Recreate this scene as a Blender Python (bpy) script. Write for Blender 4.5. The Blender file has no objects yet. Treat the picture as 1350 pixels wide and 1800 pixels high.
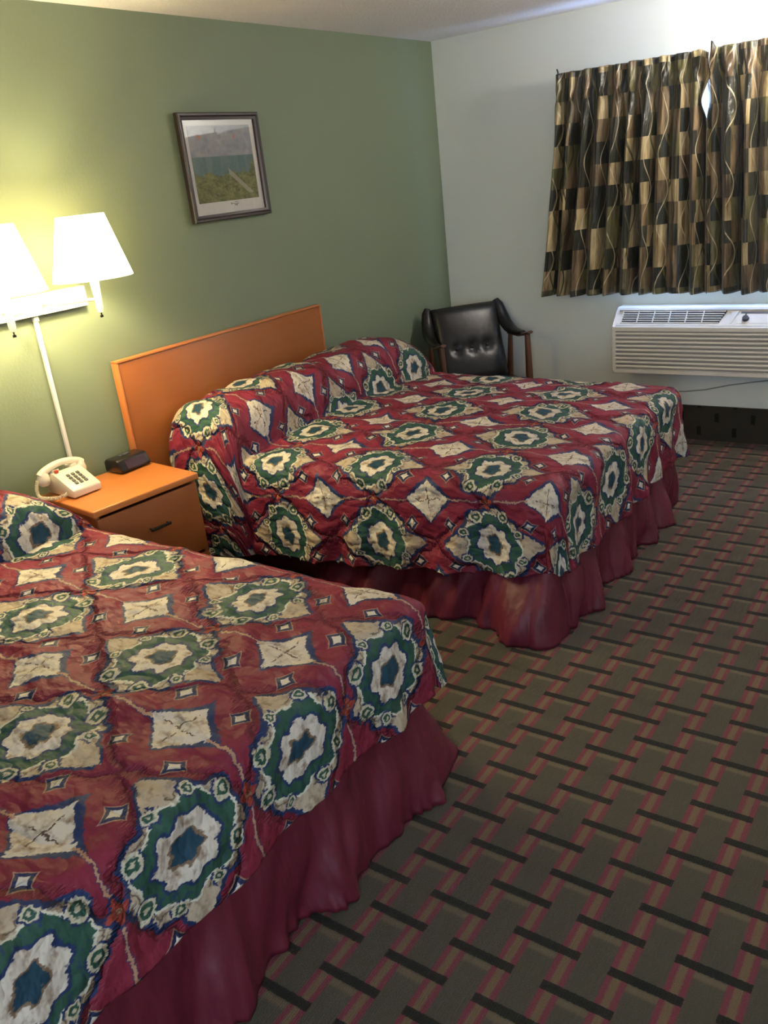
import bpy, bmesh, math, random
from mathutils import Vector, Matrix, noise
random.seed(7)
PI = math.pi
sc = bpy.context.scene
C = sc.collection

# ------------------------------------------------------------------ camera
CAM = Vector((3.0894, -5.1407, 1.6936))
YAW, PITCH, ROLL, FPX = 2.2157, -0.3728, -0.114, 1496.5
fw = Vector((math.cos(PITCH)*math.cos(YAW), math.cos(PITCH)*math.sin(YAW), math.sin(PITCH)))
rt = fw.cross(Vector((0, 0, 1))).normalized()
up = rt.cross(fw)
r2 = math.cos(ROLL)*rt + math.sin(ROLL)*up
u2 = -math.sin(ROLL)*rt + math.cos(ROLL)*up
cd = bpy.data.cameras.new('camera')
cam = bpy.data.objects.new('camera', cd)
C.objects.link(cam)
M = Matrix((r2, u2, -fw)).transposed().to_4x4()
M.translation = CAM
cam.matrix_world = M
cd.sensor_fit = 'VERTICAL'
cd.sensor_height = 36.0
cd.lens = FPX*36.0/1800.0
cd.clip_start = 0.02
sc.camera = cam

# ------------------------------------------------------------------ world, lights, exposure
sc.view_settings.view_transform = 'Standard'
sc.view_settings.look = 'None'
sc.view_settings.exposure = -0.1
sc.view_settings.gamma = 1.0
sc.view_settings.use_curve_mapping = False
w = bpy.data.worlds.new('daylight')
sc.world = w
w.use_nodes = True
bg = w.node_tree.nodes['Background']
bg.inputs['Color'].default_value = (0.45, 0.72, 1.0, 1)
bg.inputs['Strength'].default_value = 3.0


def light(name, kind, loc, energy, color, size=None, size_y=None, target=None, radius=None):
    l = bpy.data.lights.new(name, kind)
    l.energy = energy
    l.color = color
    if kind == 'AREA':
        l.shape = 'RECTANGLE'
        l.size = size
        l.size_y = size_y
    if radius is not None:
        l.shadow_soft_size = radius
    o = bpy.data.objects.new(name, l)
    C.objects.link(o)
    o.location = loc
    if target is not None:
        d = Vector(target) - Vector(loc)
        o.rotation_euler = d.to_track_quat('-Z', 'Y').to_euler()
    return o


LAMP_A = (0.24, -3.022)
LAMP_B = (0.24, -3.405)
BULB_GLOW = 700.0      # radiance of the two lit bulbs in the wall lamp
# hanging globe lamp beside the window, just right of the frame
GLOBE = (2.50, -0.42, 2.17)
light('globe_light', 'POINT', GLOBE, 110.0, (1.0, 0.92, 0.80), radius=0.09)
# cool light added behind the camera, source unseen; daylight through the curtained window
light('back_cool_fill', 'AREA', (3.55, -6.35, 1.35), 38.0, (0.80, 0.88, 1.0), 0.9, 1.5, (2.6, -2.0, 0.75))
light('front_window_daylight', 'AREA', (1.75, 0.16, 1.45), 110.0, (0.36, 0.55, 1.0), 1.3, 0.95, (1.75, -2, 1.2))


# ------------------------------------------------------------------ node expression helper
class N:
    def __init__(s, t, sock):
        s.t = t
        s.s = sock

    def _m(s, op, *a, clamp=False):
        n = s.t.nodes.new('ShaderNodeMath')
        n.operation = op
        n.use_clamp = clamp
        for i, x in enumerate((s,) + a):
            if isinstance(x, N):
                s.t.links.new(x.s, n.inputs[i])
            else:
                n.inputs[i].default_value = float(x)
        return N(s.t, n.outputs[0])

    def __add__(s, o): return s._m('ADD', o)
    __radd__ = __add__
    def __sub__(s, o): return s._m('SUBTRACT', o)
    def __rsub__(s, o): return s._m('MULTIPLY', -1.0)._m('ADD', o)
    def __mul__(s, o): return s._m('MULTIPLY', o)
    __rmul__ = __mul__
    def __truediv__(s, o): return s._m('DIVIDE', o)
    def abs(s): return s._m('ABSOLUTE')
    def min(s, o): return s._m('MINIMUM', o)
    def max(s, o): return s._m('MAXIMUM', o)
    def pow(s, o): return s._m('POWER', o)
    def sin(s): return s._m('SINE')
    def cos(s): return s._m('COSINE')
    def sqrt(s): return s._m('SQRT')
    def floor(s): return s._m('FLOOR')
    def round(s): return s._m('ROUND')
    def fract(s): return s._m('FRACT')
    def mod(s, o): return s._m('FLOORED_MODULO', o)
    def atan2(s, o): return s._m('ARCTAN2', o)
    def lt(s, o, k=None):
        """1 where s < o, soft over 1/k"""
        if k is None:
            return s._m('LESS_THAN', o)
        return ((s*-1.0 + o)*k + 0.5)._m('ADD', 0.0, clamp=True)
    def gt(s, o): return s._m('GREATER_THAN', o)


def new_mat(name):
    m = bpy.data.materials.new(name)
    m.use_nodes = True
    t = m.node_tree
    b = t.nodes['Principled BSDF']
    return m, t, b


def node(t, kind, **kw):
    n = t.nodes.new(kind)
    for k, v in kw.items():
        setattr(n, k, v)
    return n


def setin(t, n, name, v):
    if isinstance(v, N):
        t.links.new(v.s, n.inputs[name])
    elif hasattr(v, 'is_output'):
        t.links.new(v, n.inputs[name])
    else:
        n.inputs[name].default_value = v


def col(t, c):
    n = t.nodes.new('ShaderNodeRGB')
    n.outputs[0].default_value = (c[0], c[1], c[2], 1)
    return n.outputs[0]


def mix(t, a, b, f):
    n = t.nodes.new('ShaderNodeMix')
    n.data_type = 'RGBA'
    for idx, x in ((6, a), (7, b)):
        if isinstance(x, tuple):
            n.inputs[idx].default_value = (x[0], x[1], x[2], 1)
        else:
            t.links.new(x, n.inputs[idx])
    if isinstance(f, N):
        t.links.new(f.s, n.inputs[0])
    else:
        n.inputs[0].default_value = f
    return n.outputs[2]


def combine(t, x, y, z=0.0):
    n = t.nodes.new('ShaderNodeCombineXYZ')
    for i, v in enumerate((x, y, z)):
        if isinstance(v, N):
            t.links.new(v.s, n.inputs[i])
        else:
            n.inputs[i].default_value = v
    return n.outputs[0]


def noise_tex(t, vec, scale, detail=2.0, rough=0.5, color=False):
    n = t.nodes.new('ShaderNodeTexNoise')
    n.inputs['Scale'].default_value = scale
    n.inputs['Detail'].default_value = detail
    n.inputs['Roughness'].default_value = rough
    if vec is not None:
        t.links.new(vec, n.inputs['Vector'])
    if color:
        sp = t.nodes.new('ShaderNodeSeparateColor')
        t.links.new(n.outputs['Color'], sp.inputs[0])
        return [N(t, sp.outputs[i]) for i in range(3)]
    return N(t, n.outputs[0])


def coords(t, which='Object'):
    n = t.nodes.new('ShaderNodeTexCoord')
    sp = t.nodes.new('ShaderNodeSeparateXYZ')
    t.links.new(n.outputs[which], sp.inputs[0])
    return n.outputs[which], [N(t, sp.outputs[i]) for i in range(3)]


def bump(t, b, h, strength=0.3, dist=0.01):
    n = t.nodes.new('ShaderNodeBump')
    n.inputs['Strength'].default_value = strength
    n.inputs['Distance'].default_value = dist
    t.links.new(h.s, n.inputs['Height'])
    t.links.new(n.outputs[0], b.inputs['Normal'])


def plain(name, c, rough=0.6, metal=0.0, spec=0.5, var=0.06, scale=12.0, bmp=0.0, bscale=60.0, coat=0.0):
    m, t, b = new_mat(name)
    v, _ = coords(t)
    n = noise_tex(t, v, scale, 3)
    a = tuple(x*(1-var) for x in c)
    d = tuple(min(1, x*(1+var)) for x in c)
    t.links.new(mix(t, a, d, n), b.inputs['Base Color'])
    b.inputs['Roughness'].default_value = rough
    b.inputs['Metallic'].default_value = metal
    b.inputs['Specular IOR Level'].default_value = spec
    b.inputs['Coat Weight'].default_value = coat
    if bmp:
        bump(t, b, noise_tex(t, v, bscale, 3), bmp, 0.004)
    return m


# ------------------------------------------------------------------ materials
mat = {}
mat['green_paint'] = plain('green_paint', (0.185, 0.225, 0.150), 0.62, spec=0.3, var=0.03, scale=3, bmp=0.12, bscale=90)
mat['white_paint'] = plain('white_paint', (0.78, 0.83, 0.82), 0.7, spec=0.3, var=0.02, scale=3, bmp=0.1, bscale=90)
mat['ceiling'] = plain('popcorn_ceiling', (0.88, 0.86, 1.0), 0.95, var=0.14, scale=130, bmp=1.0, bscale=110)
mat['cream_plastic'] = plain('cream_plastic', (0.80, 0.76, 0.70), 0.35, var=0.02)
mat['phone_plastic'] = plain('phone_plastic', (0.80, 0.74, 0.60), 0.3, var=0.02)
mat['key_plastic'] = plain('key_plastic', (0.10, 0.09, 0.08), 0.4, var=0.02)
mat['red_plastic'] = plain('red_plastic', (0.55, 0.05, 0.03), 0.3, var=0.02)
mat['dark_slot'] = plain('dark_slot', (0.035, 0.035, 0.04), 0.6, var=0.02)
mat['grey_plastic'] = plain('grey_plastic', (0.10, 0.10, 0.12), 0.4, var=0.02)
mat['rib_shadow'] = plain('grey_rib_shade', (0.34, 0.32, 0.30), 0.5, var=0.02)
mat['black_plastic'] = plain('black_plastic', (0.012, 0.010, 0.010), 0.3, var=0.05)
mat['display'] = plain('clock_display', (0.020, 0.004, 0.007), 0.35, spec=0.2, var=0.1)
mat['white_metal'] = plain('white_metal', (0.82, 0.80, 0.74), 0.35, var=0.02)
mat['dark_metal'] = plain('dark_metal', (0.05, 0.045, 0.04), 0.35, metal=0.8, var=0.05)
mat['black_vinyl'] = plain('black_vinyl', (0.008, 0.007, 0.007), 0.30, spec=0.4, var=0.1, bmp=0.25, bscale=25)
mat['mattress_cloth'] = plain('mattress_cloth', (0.6, 0.58, 0.52), 0.8)
mat['mat_board'] = plain('mat_board', (0.66, 0.63, 0.60), 0.8, var=0.02)
mat['ink'] = plain('ink', (0.05, 0.05, 0.08), 0.7)
mat['cable'] = plain('grey_cable', (0.30, 0.32, 0.30), 0.5)


def wood(name, c1, c2, rough, axis=1, scale=1.0, coat=0.2):
    m, t, b = new_mat(name)
    v, xyz = coords(t)
    st = [xyz[0]*22, xyz[1]*22, xyz[2]*22]
    st[axis] = xyz[axis]*1.6
    vec = combine(t, *[s*scale for s in st])
    n1 = noise_tex(t, vec, 1.0, 5, 0.6)
    n2 = noise_tex(t, v, 5.0, 3)
    f = ((n1*0.75 + n2*0.5) - 0.1)._m('ADD', 0, clamp=True)
    t.links.new(mix(t, c1, c2, f), b.inputs['Base Color'])
    b.inputs['Roughness'].default_value = rough
    b.inputs['Coat Weight'].default_value = coat
    b.inputs['Coat Roughness'].default_value = 0.25
    bump(t, b, n1, 0.05, 0.002)
    return m


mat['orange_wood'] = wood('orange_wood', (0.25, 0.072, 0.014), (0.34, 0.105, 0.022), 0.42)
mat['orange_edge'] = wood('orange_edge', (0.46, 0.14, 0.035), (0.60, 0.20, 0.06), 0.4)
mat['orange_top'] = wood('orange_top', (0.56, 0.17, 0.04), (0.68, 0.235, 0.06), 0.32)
mat['dark_wood'] = wood('dark_wood', (0.06, 0.022, 0.010), (0.12, 0.045, 0.018), 0.35, axis=2)
mat['frame_wood'] = wood('frame_wood', (0.016, 0.009, 0.009), (0.032, 0.020, 0.019), 0.42, axis=1, coat=0.0)

# satin bed skirt
m, t, b = new_mat('burgundy_satin')
v, xyz = coords(t)
n = noise_tex(t, v, 9, 4)
t.links.new(mix(t, (0.085, 0.007, 0.018), (0.145, 0.014, 0.033), n), b.inputs['Base Color'])
b.inputs['Roughness'].default_value = 0.52
b.inputs['Specular IOR Level'].default_value = 0.45
vs = combine(t, xyz[0]*10, xyz[1]*10, xyz[2]*3.2)
bump(t, b, noise_tex(t, vs, 1.0, 3, 0.5), 0.65, 0.032)
mat['skirt'] = m

# lamp shade: thin cloth that lets the bulb through
m, t, b = new_mat('lamp_shade_cloth')
out = t.nodes['Material Output']
tr = node(t, 'ShaderNodeBsdfTranslucent')
tr.inputs[0].default_value = (0.95, 0.88, 0.72, 1)
df = node(t, 'ShaderNodeBsdfDiffuse')
df.inputs[0].default_value = (0.9, 0.86, 0.76, 1)
mx = node(t, 'ShaderNodeMixShader')
mx.inputs[0].default_value = 0.72
t.links.new(df.outputs[0], mx.inputs[1])
t.links.new(tr.outputs[0], mx.inputs[2])
em = node(t, 'ShaderNodeEmission')
em.inputs[0].default_value = (1.0, 0.86, 0.46, 1)
em.inputs[1].default_value = 6.5
ad = node(t, 'ShaderNodeAddShader')
t.links.new(mx.outputs[0], ad.inputs[0])
t.links.new(em.outputs[0], ad.inputs[1])
t.links.new(ad.outputs[0], out.inputs[0])
mat['shade'] = m


def emissive(name, c, s):
    m, t, b = new_mat(name)
    b.inputs['Base Color'].default_value = (0.9, 0.9, 0.85, 1)
    b.inputs['Emission Color'].default_value = (*c, 1)
    b.inputs['Emission Strength'].default_value = s
    return m


mat['bulb'] = emissive('lit_bulb', (1.0, 0.82, 0.46), BULB_GLOW)
mat['globe'] = emissive('lit_globe', (1.0, 0.88, 0.66), 3)

# glass
m, t, b = new_mat('picture_glass')
out = t.nodes['Material Output']
gl = node(t, 'ShaderNodeBsdfGlossy')
gl.inputs['Roughness'].default_value = 0.02
tp = node(t, 'ShaderNodeBsdfTransparent')
mx = node(t, 'ShaderNodeMixShader')
mx.inputs[0].default_value = 0.065
t.links.new(tp.outputs[0], mx.inputs[1])
t.links.new(gl.outputs[0], mx.inputs[2])
t.links.new(mx.outputs[0], out.inputs[0])
mat['glass'] = m


# ---- carpet: pink double stripes, dark bars bridging them in a staircase
CW, CS, CX, CY = 0.11613, 0.10291, 2.2173, -3.6927


def carpet(name, upright=False):
    m, t, b = new_mat(name)
    v, xyz = coords(t, 'Object')
    fz = noise_tex(t, v, 160, 2, color=True)
    jx = (fz[0] - 0.5)*0.05
    jy = (fz[1] - 0.5)*0.05
    if upright:
        X = (xyz[2] + 0.055)/CW*1.35 + jx
        Y = (xyz[0] - CX)/CS + jy
    else:
        X = (xyz[0] - CX)/CW + jx
        Y = (xyz[1] - CY)/CS + jy
    fY = Y.fract()
    j = Y.floor() + 1.0
    fX = X.mod(1.0)
    mm = (X - j).mod(2.0)
    PW = 0.40
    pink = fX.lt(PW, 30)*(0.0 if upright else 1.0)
    if upright:
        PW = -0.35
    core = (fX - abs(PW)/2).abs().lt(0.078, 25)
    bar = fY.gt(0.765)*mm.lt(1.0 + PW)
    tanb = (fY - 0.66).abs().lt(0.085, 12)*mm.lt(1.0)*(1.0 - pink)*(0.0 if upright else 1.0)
    rib = (X*CW*2*PI/0.0062).sin()*0.5 + 0.5
    big = noise_tex(t, v, 2.2, 3)
    fine = noise_tex(t, v, 420, 2, 0.7)
    c = mix(t, (0.024, 0.021, 0.013), (0.130, 0.115, 0.076), fine) if not upright else mix(t, (0.03, 0.026, 0.022), (0.06, 0.05, 0.04), fine)  # upright copy has the shade low on the wall painted into its colour
    c = mix(t, c, (0.075, 0.066, 0.044), rib*0.35*(1.0 - pink))
    c = mix(t, c, (0.16, 0.120, 0.068), tanb*0.8)
    pk = mix(t, (0.08, 0.014, 0.022), (0.27, 0.062, 0.080), fine)
    c = mix(t, c, pk, pink)
    tn = mix(t, (0.085, 0.060, 0.030), (0.24, 0.165, 0.090), fine)
    c = mix(t, c, tn, core*pink)
    c = mix(t, c, (0.011, 0.012, 0.008), bar*0.97)
    c = mix(t, c, (0.05, 0.045, 0.03), (big - 0.35)*0.35)
    t.links.new(c, b.inputs['Base Color'])
    b.inputs['Roughness'].default_value = 0.95
    b.inputs['Specular IOR Level'].default_value = 0.15
    b.inputs['Sheen Weight'].default_value = 0.1
    bump(t, b, fine + rib*0.5, 0.6, 0.004)
    return m


mat['carpet'] = carpet('patterned_carpet')
mat['carpet_up_shaded'] = carpet('shaded_carpet_on_skirting', True)


# ---- bedspread print: medallions, cream diamonds, small stars and squares on burgundy
QQ = 0.357


def bedspread_material(name, pu, pv, PP, turn=0.0):
    m, t, b = new_mat(name)
    uvn = node(t, 'ShaderNodeUVMap')
    uvn.uv_map = 'flat'
    sp = node(t, 'ShaderNodeSeparateXYZ')
    t.links.new(uvn.outputs[0], sp.inputs[0])
    Ua, Va = N(t, sp.outputs[0]), N(t, sp.outputs[1])
    # the cloth lies slightly turned on the bed
    U0 = Ua + (Va + 2.6)*turn
    V0 = Va - (Ua - 0.62)*turn
    vec = uvn.outputs[0]
    # ragged ikat edges: short threads pulled sideways
    thr = noise_tex(t, combine(t, U0*190, V0*45), 1.0, 1.5, color=True)
    wob = noise_tex(t, vec, 11, 2, color=True)
    mid = noise_tex(t, vec, 55, 2, color=True)
    U = U0 + (thr[0] - 0.5)*0.010 + (wob[0] - 0.5)*0.035 + (mid[0] - 0.5)*0.016
    V = V0 + (thr[1] - 0.5)*0.016 + (wob[1] - 0.5)*0.035 + (mid[1] - 0.5)*0.016
    um = (U - pu)/PP
    vm = (V - pv)/QQ
    a = (um - um.round())*PP
    e = (vm - vm.round())*QQ
    um2 = um - 0.5
    vm2 = vm - 0.5
    a2 = (um2 - um2.round())*PP          # from the diamond centres
    e2 = (vm2 - vm2.round())*QQ
    A, E_ = a.abs(), e.abs()
    A2, E2 = a2.abs(), e2.abs()
    th = e.atan2(a)
    K = 400
    blot = noise_tex(t, vec, 26, 3, 0.6)
    blot2 = noise_tex(t, vec, 60, 2, 0.5)
    cream_f = ((blot*1.0 + blot2*0.5 - 0.55)*4.0 + 0.2)._m('ADD', 0, clamp=True)
    cream = mix(t, (0.23, 0.14, 0.08), (0.64, 0.58, 0.48), cream_f)
    tan = mix(t, (0.17, 0.10, 0.055), (0.47, 0.385, 0.275), cream_f)
    green = mix(t, (0.014, 0.052, 0.034), (0.044, 0.115, 0.078), blot)
    blue = (0.020, 0.036, 0.105)
    red = mix(t, (0.150, 0.013, 0.030), (0.245, 0.028, 0.053), noise_tex(t, vec, 7, 3))
    c = red
    # medallion body and its side wings
    rho = ((a/0.128)*(a/0.128) + (e/0.146)*(e/0.146)).sqrt()
    body = (rho - (th*9.0).cos()*0.07 - 1.0)*0.13
    wing = E_ - (((0.205 - A).max(0.0)/0.205).pow(1.05)*0.150).min(0.092) - 0.002 + (A.lt(0.207)*-1.0 + 1.0)*0.2
    med = body.min(wing)
    c = mix(t, c, blue, med.lt(0.013, K))
    c = mix(t, c, tan, med.lt(0.0, K))
    # dark scalloped lines inside the border
    line = ((rho - 0.93 - (th*14.0).sin()*0.06)*0.13).abs()
    c = mix(t, c, (0.05, 0.035, 0.03), line.lt(0.0022, 300)*A.lt(0.12)*0.8)
    rg = ((a/0.107)*(a/0.107) + (e/0.124)*(e/0.124)).sqrt()
    grn = (rg - (th*7.0 + 0.6).cos()*0.07 - 1.0)*0.1
    c = mix(t, c, (0.62, 0.60, 0.48), grn.lt(0.006, K))
    c = mix(t, c, green, grn.lt(0.0, K))
    c = mix(t, c, (0.025, 0.05, 0.10), (grn.abs() - 0.0).lt(0.020, 200)*(blot2.gt(0.60))*grn.lt(0.0, K))
    rf = ((a/0.069)*(a/0.069) + (e/0.076)*(e/0.076)).sqrt()
    fl = (rf - (th*8.0).cos()*0.09 - 1.0)*0.068
    c = mix(t, c, blue, fl.lt(0.008, K))
    c = mix(t, c, cream, fl.lt(0.0, K))
    ri = ((a/0.030)*(a/0.030) + (e/0.036)*(e/0.036)).sqrt()
    ce = (ri - (th*5.0).cos()*0.14 - 1.0)*0.03
    c = mix(t, c, (0.20, 0.13, 0.08), ce.lt(0.006, K))
    c = mix(t, c, (0.018, 0.055, 0.085), ce.lt(0.0, K))
    # curls either side of the star
    for (cu, cv, r) in ((0.056, 0.118, 0.024), (0.112, 0.052, 0.016)):
        da, de = A - cu, E_ - cv
        rr = (da*da + de*de).sqrt()
        c = mix(t, c, blue, (rr - r - 0.004).max(0.0).lt(0.003, K)*blot2.gt(0.46))
        c = mix(t, c, (0.55, 0.50, 0.36), rr.lt(r, K))
        c = mix(t, c, green, rr.lt(r*0.66, K))
        c = mix(t, c, (0.50, 0.45, 0.32), rr.lt(r*0.28, K))
    # diamond with concave sides
    dd = ((A2/0.100).pow(0.85) + (E2/0.086).pow(0.85) - 1.0)*0.065
    dsq = dd.min(((A2*A2 + E2*E2).sqrt() - 0.046))
    c = mix(t, c, blue, (dsq + (a2 + e2)*-0.05).lt(0.011, K))
    c = mix(t, c, cream, dsq.lt(0.0, K))
    c = mix(t, c, (0.10, 0.06, 0.04), A2.min(E2).lt(0.0022, 500)*(A2 + E2).lt(0.055)*blot2.gt(0.44))
    # tan line from the star to the diamond
    ln = E2.lt(0.0035, 500)*A2.gt(0.085)
    c = mix(t, c, blue, E2.lt(0.0065, 500)*A2.gt(0.105)*0.7)
    c = mix(t, c, (0.42, 0.24, 0.15), ln)
    # small star: at a = 0, e2 = 0
    rs = (A*A + E2*E2).sqrt()
    ts = e2.atan2(a)
    st = rs - 0.022 - (ts*4.0).cos()*0.007
    c = mix(t, c, blue, st.lt(0.007, K))
    c = mix(t, c, (0.33, 0.05, 0.035), st.lt(0.0, K))
    c = mix(t, c, (0.36, 0.20, 0.12), rs.lt(0.006, K))
    # small squares around the diamonds
    Us = (U0 + (wob[0] - 0.5)*0.035 + (thr[0] - 0.5)*0.004 - pu)/PP - 0.5
    Vs = (V0 + (wob[1] - 0.5)*0.035 + (thr[1] - 0.5)*0.005 - pv)/QQ - 0.5
    As = ((Us - Us.round())*PP).abs()
    Es = ((Vs - Vs.round())*QQ).abs()
    q = ((As - 0.088).abs().pow(0.8) + (Es - 0.098).abs().pow(0.8)).pow(1.25)
    c = mix(t, c, (0.36, 0.22, 0.15), q.lt(0.0365, K))
    c = mix(t, c, (0.022, 0.03, 0.085), q.lt(0.0315, K))
    c = mix(t, c, (0.66, 0.60, 0.50), q.lt(0.0165, K))
    t.links.new(c, b.inputs['Base Color'])
    b.inputs['Roughness'].default_value = 0.55
    b.inputs['Specular IOR Level'].default_value = 0.22
    # quilting: stitched onion shapes round each medallion, plus soft creases
    um3 = um + (wob[2] - 0.5)*0.16
    vm3 = vm + (wob[1] - 0.5)*0.16
    q1 = ((um3 + vm3 - 0.5)*PI).sin().abs()
    q2 = ((um3 - vm3 - 0.5)*PI).sin().abs()
    seam = (q1*5.0)._m('ADD', 0, clamp=True).min((q2*5.0)._m('ADD', 0, clamp=True))
    cr = noise_tex(t, combine(t, U0*8 + V0*5, V0*15), 1.0, 3, 0.5)
    cr2 = noise_tex(t, combine(t, U0*30, V0*30), 1.0, 2, 0.5)
    cr3 = (noise_tex(t, combine(t, U0*6 - V0*4, V0*9 + U0*2), 1.0, 2, 0.5) - 0.5).abs()*2.0
    h = seam.pow(0.5)*1.3 + cr*1.2 + cr2*0.35 + (cr3*4.0)._m('ADD', 0, clamp=True)*0.35
    bump(t, b, h, 0.95, 0.017)
    return m


mat['spread_a'] = bedspread_material('bedspread_print_near', 0.405, -3.625, 0.527)
mat['spread_b'] = bedspread_material('bedspread_print_far', 0.113, -2.225, 0.502, 0.15)

# ---- curtain print: patchwork of silky blocks with wavy cords
m, t, b = new_mat('curtain_print')
uvn = node(t, 'ShaderNodeUVMap')
uvn.uv_map = 'flat'
sp = node(t, 'ShaderNodeSeparateXYZ')
t.links.new(uvn.outputs[0], sp.inputs[0])
U, V = N(t, sp.outputs[0]), N(t, sp.outputs[1])
BW, BH = 0.098, 0.1165
iu = (U/BW).floor()
iv = (V/BH).floor()
wn = node(t, 'ShaderNodeTexWhiteNoise', noise_dimensions='2D')
t.links.new(combine(t, iu, iv), wn.inputs[0])
rnd = N(t, wn.outputs[0])
wn2 = node(t, 'ShaderNodeTexWhiteNoise', noise_dimensions='2D')
t.links.new(combine(t, iu + 31.0, iv + 7.0), wn2.inputs[0])
rnd2 = N(t, wn2.outputs[0])
par = (iu + iv).mod(3.0)
streak = noise_tex(t, combine(t, U*28, V*3.0), 1.0, 3, 0.6)
sil = ((streak - 0.35)*2.6)._m('ADD', 0, clamp=True)
gold = mix(t, (0.14, 0.085, 0.03), (0.72, 0.58, 0.31), sil)
olive = mix(t, (0.055, 0.050, 0.016), (0.21, 0.185, 0.075), sil)
brown = mix(t, (0.035, 0.021, 0.009), (0.30, 0.205, 0.100), sil)
dark = mix(t, (0.008, 0.009, 0.004), (0.024, 0.025, 0.011), sil)
c = mix(t, gold, brown, rnd.gt(0.36))
c = mix(t, c, olive, rnd.gt(0.70))
c = mix(t, c, dark, par.lt(0.5)._m('ADD', (rnd2.gt(0.90)), clamp=True))
wave = (V*2*PI/0.36)
for ph, off, cc, wd in ((0.0, 0.02, (0.035, 0.03, 0.012), 0.0055), (2.2, 0.055, (0.10, 0.085, 0.03), 0.0065), (4.2, 0.10, (0.50, 0.42, 0.27), 0.0028)):
    xx = U + off + (wave + ph).sin()*0.030
    dl = ((xx/0.176).fract() - 0.5).abs()*0.176
    c = mix(t, c, cc, dl.lt(wd, 500))
t.links.new(c, b.inputs['Base Color'])
b.inputs['Roughness'].default_value = 0.36
b.inputs['Sheen Weight'].default_value = 0.2
b.inputs['Anisotropic'].default_value = 0.4
bump(t, b, noise_tex(t, combine(t, U*26, V*6), 1.0, 4, 0.6), 0.8, 0.016)
mat['curtain'] = m

# ---- print in the picture: hazy sky over sea, leafy bank and a pale path
m, t, b = new_mat('landscape_print')
v, xyz = coords(t, 'UV')
X, Y = xyz[0], xyz[1]
nn = noise_tex(t, combine(t, X*6, Y*9), 1.0, 4, 0.6)
n2 = noise_tex(t, combine(t, X*26, Y*30), 1.0, 3, 0.6)
sky = mix(t, (0.20, 0.215, 0.27), (0.42, 0.41, 0.40), (nn*1.5 - 0.35)._m('ADD', 0, clamp=True))
sea = mix(t, (0.07, 0.14, 0.145), (0.16, 0.22, 0.22), n2)
bank = mix(t, (0.035, 0.05, 0.022), (0.22, 0.23, 0.09), ((nn + n2*0.8 - 0.6)*2.2)._m('ADD', 0, clamp=True))
c = mix(t, sky, sea, Y.lt(0.60, 60))
edge = (nn - 0.5)*0.35 + 0.37 + (X - 0.85).max(0.0)*1.1
c = mix(t, c, bank, (Y - edge).lt(0.0, 40))
pth = ((X - 0.62)*0.95 + Y - 0.33).abs()
c = mix(t, c, (0.36, 0.34, 0.27), pth.lt(0.042 , 80)*X.gt(0.55)*Y.gt(0.08)*0.8)
for (fx, fy, cc) in ((0.16, 0.86, (0.50, 0.16, 0.05)), (0.72, 0.85, (0.45, 0.17, 0.15))):
    d = ((X - fx).abs()*1.3 + (Y - fy).abs())
    c = mix(t, c, cc, (d + n2*0.05).lt(0.065, 90)*0.8)
t.links.new(c, b.inputs['Base Color'])
b.inputs['Roughness'].default_value = 0.7
mat['print'] = m


# ------------------------------------------------------------------ mesh helpers
def bx(bm, x0, x1, y0, y1, z0, z1, bev=0.0, seg=2):
    vs = [bm.verts.new((x, y, z)) for x in (x0, x1) for y in (y0, y1) for z in (z0, z1)]
    idx = [(0, 1, 3, 2), (4, 6, 7, 5), (0, 4, 5, 1), (2, 3, 7, 6), (0, 2, 6, 4), (1, 5, 7, 3)]
    fs = [bm.faces.new([vs[i] for i in f]) for f in idx]
    if bev > 0:
        es = list({e for f in fs for e in f.edges})
        bmesh.ops.bevel(bm, geom=es, offset=bev, segments=seg, affect='EDGES', profile=0.5)
    return vs


def tube(bm, pts, r, seg=10, flat=1.0, cap=True, upv=None):
    pts = [Vector(p) for p in pts]
    n = len(pts)
    rr = r if isinstance(r, (list, tuple)) else [r]*n
    rings = []
    prev = None
    for i, p in enumerate(pts):
        d = (pts[min(i+1, n-1)] - pts[max(i-1, 0)]).normalized()
        if prev is None:
            a = Vector(upv) if upv else (Vector((0, 0, 1)) if abs(d.z) < 0.9 else Vector((1, 0, 0)))
        else:
            a = prev
        s = (a - d*a.dot(d)).normalized()
        prev = s
        q = d.cross(s)
        rings.append([bm.verts.new(p + rr[i]*(math.cos(2*PI*k/seg)*s*flat + math.sin(2*PI*k/seg)*q)) for k in range(seg)])
    for i in range(n-1):
        for k in range(seg):
            bm.faces.new((rings[i][k], rings[i][(k+1) % seg], rings[i+1][(k+1) % seg], rings[i+1][k]))
    if cap:
        bm.faces.new(rings[0][::-1])
        bm.faces.new(rings[-1])


def lathe(bm, prof, cx, cy, cz=0.0, seg=32, closed=False):
    rings = []
    for (r, z) in prof:
        rings.append([bm.verts.new((cx + r*math.cos(2*PI*k/seg), cy + r*math.sin(2*PI*k/seg), cz + z)) for k in range(seg)])
    m_ = len(prof)
    for i in range(m_ - (0 if closed else 1)):
        a, c_ = rings[i], rings[(i+1) % m_]
        for k in range(seg):
            bm.faces.new((a[k], a[(k+1) % seg], c_[(k+1) % seg], c_[k]))
    if not closed:
        if prof[0][0] > 1e-4:
            bm.faces.new(rings[0][::-1])
        if prof[-1][0] > 1e-4:
            bm.faces.new(rings[-1])
    bmesh.ops.remove_doubles(bm, verts=bm.verts[:], dist=1e-6)


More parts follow.
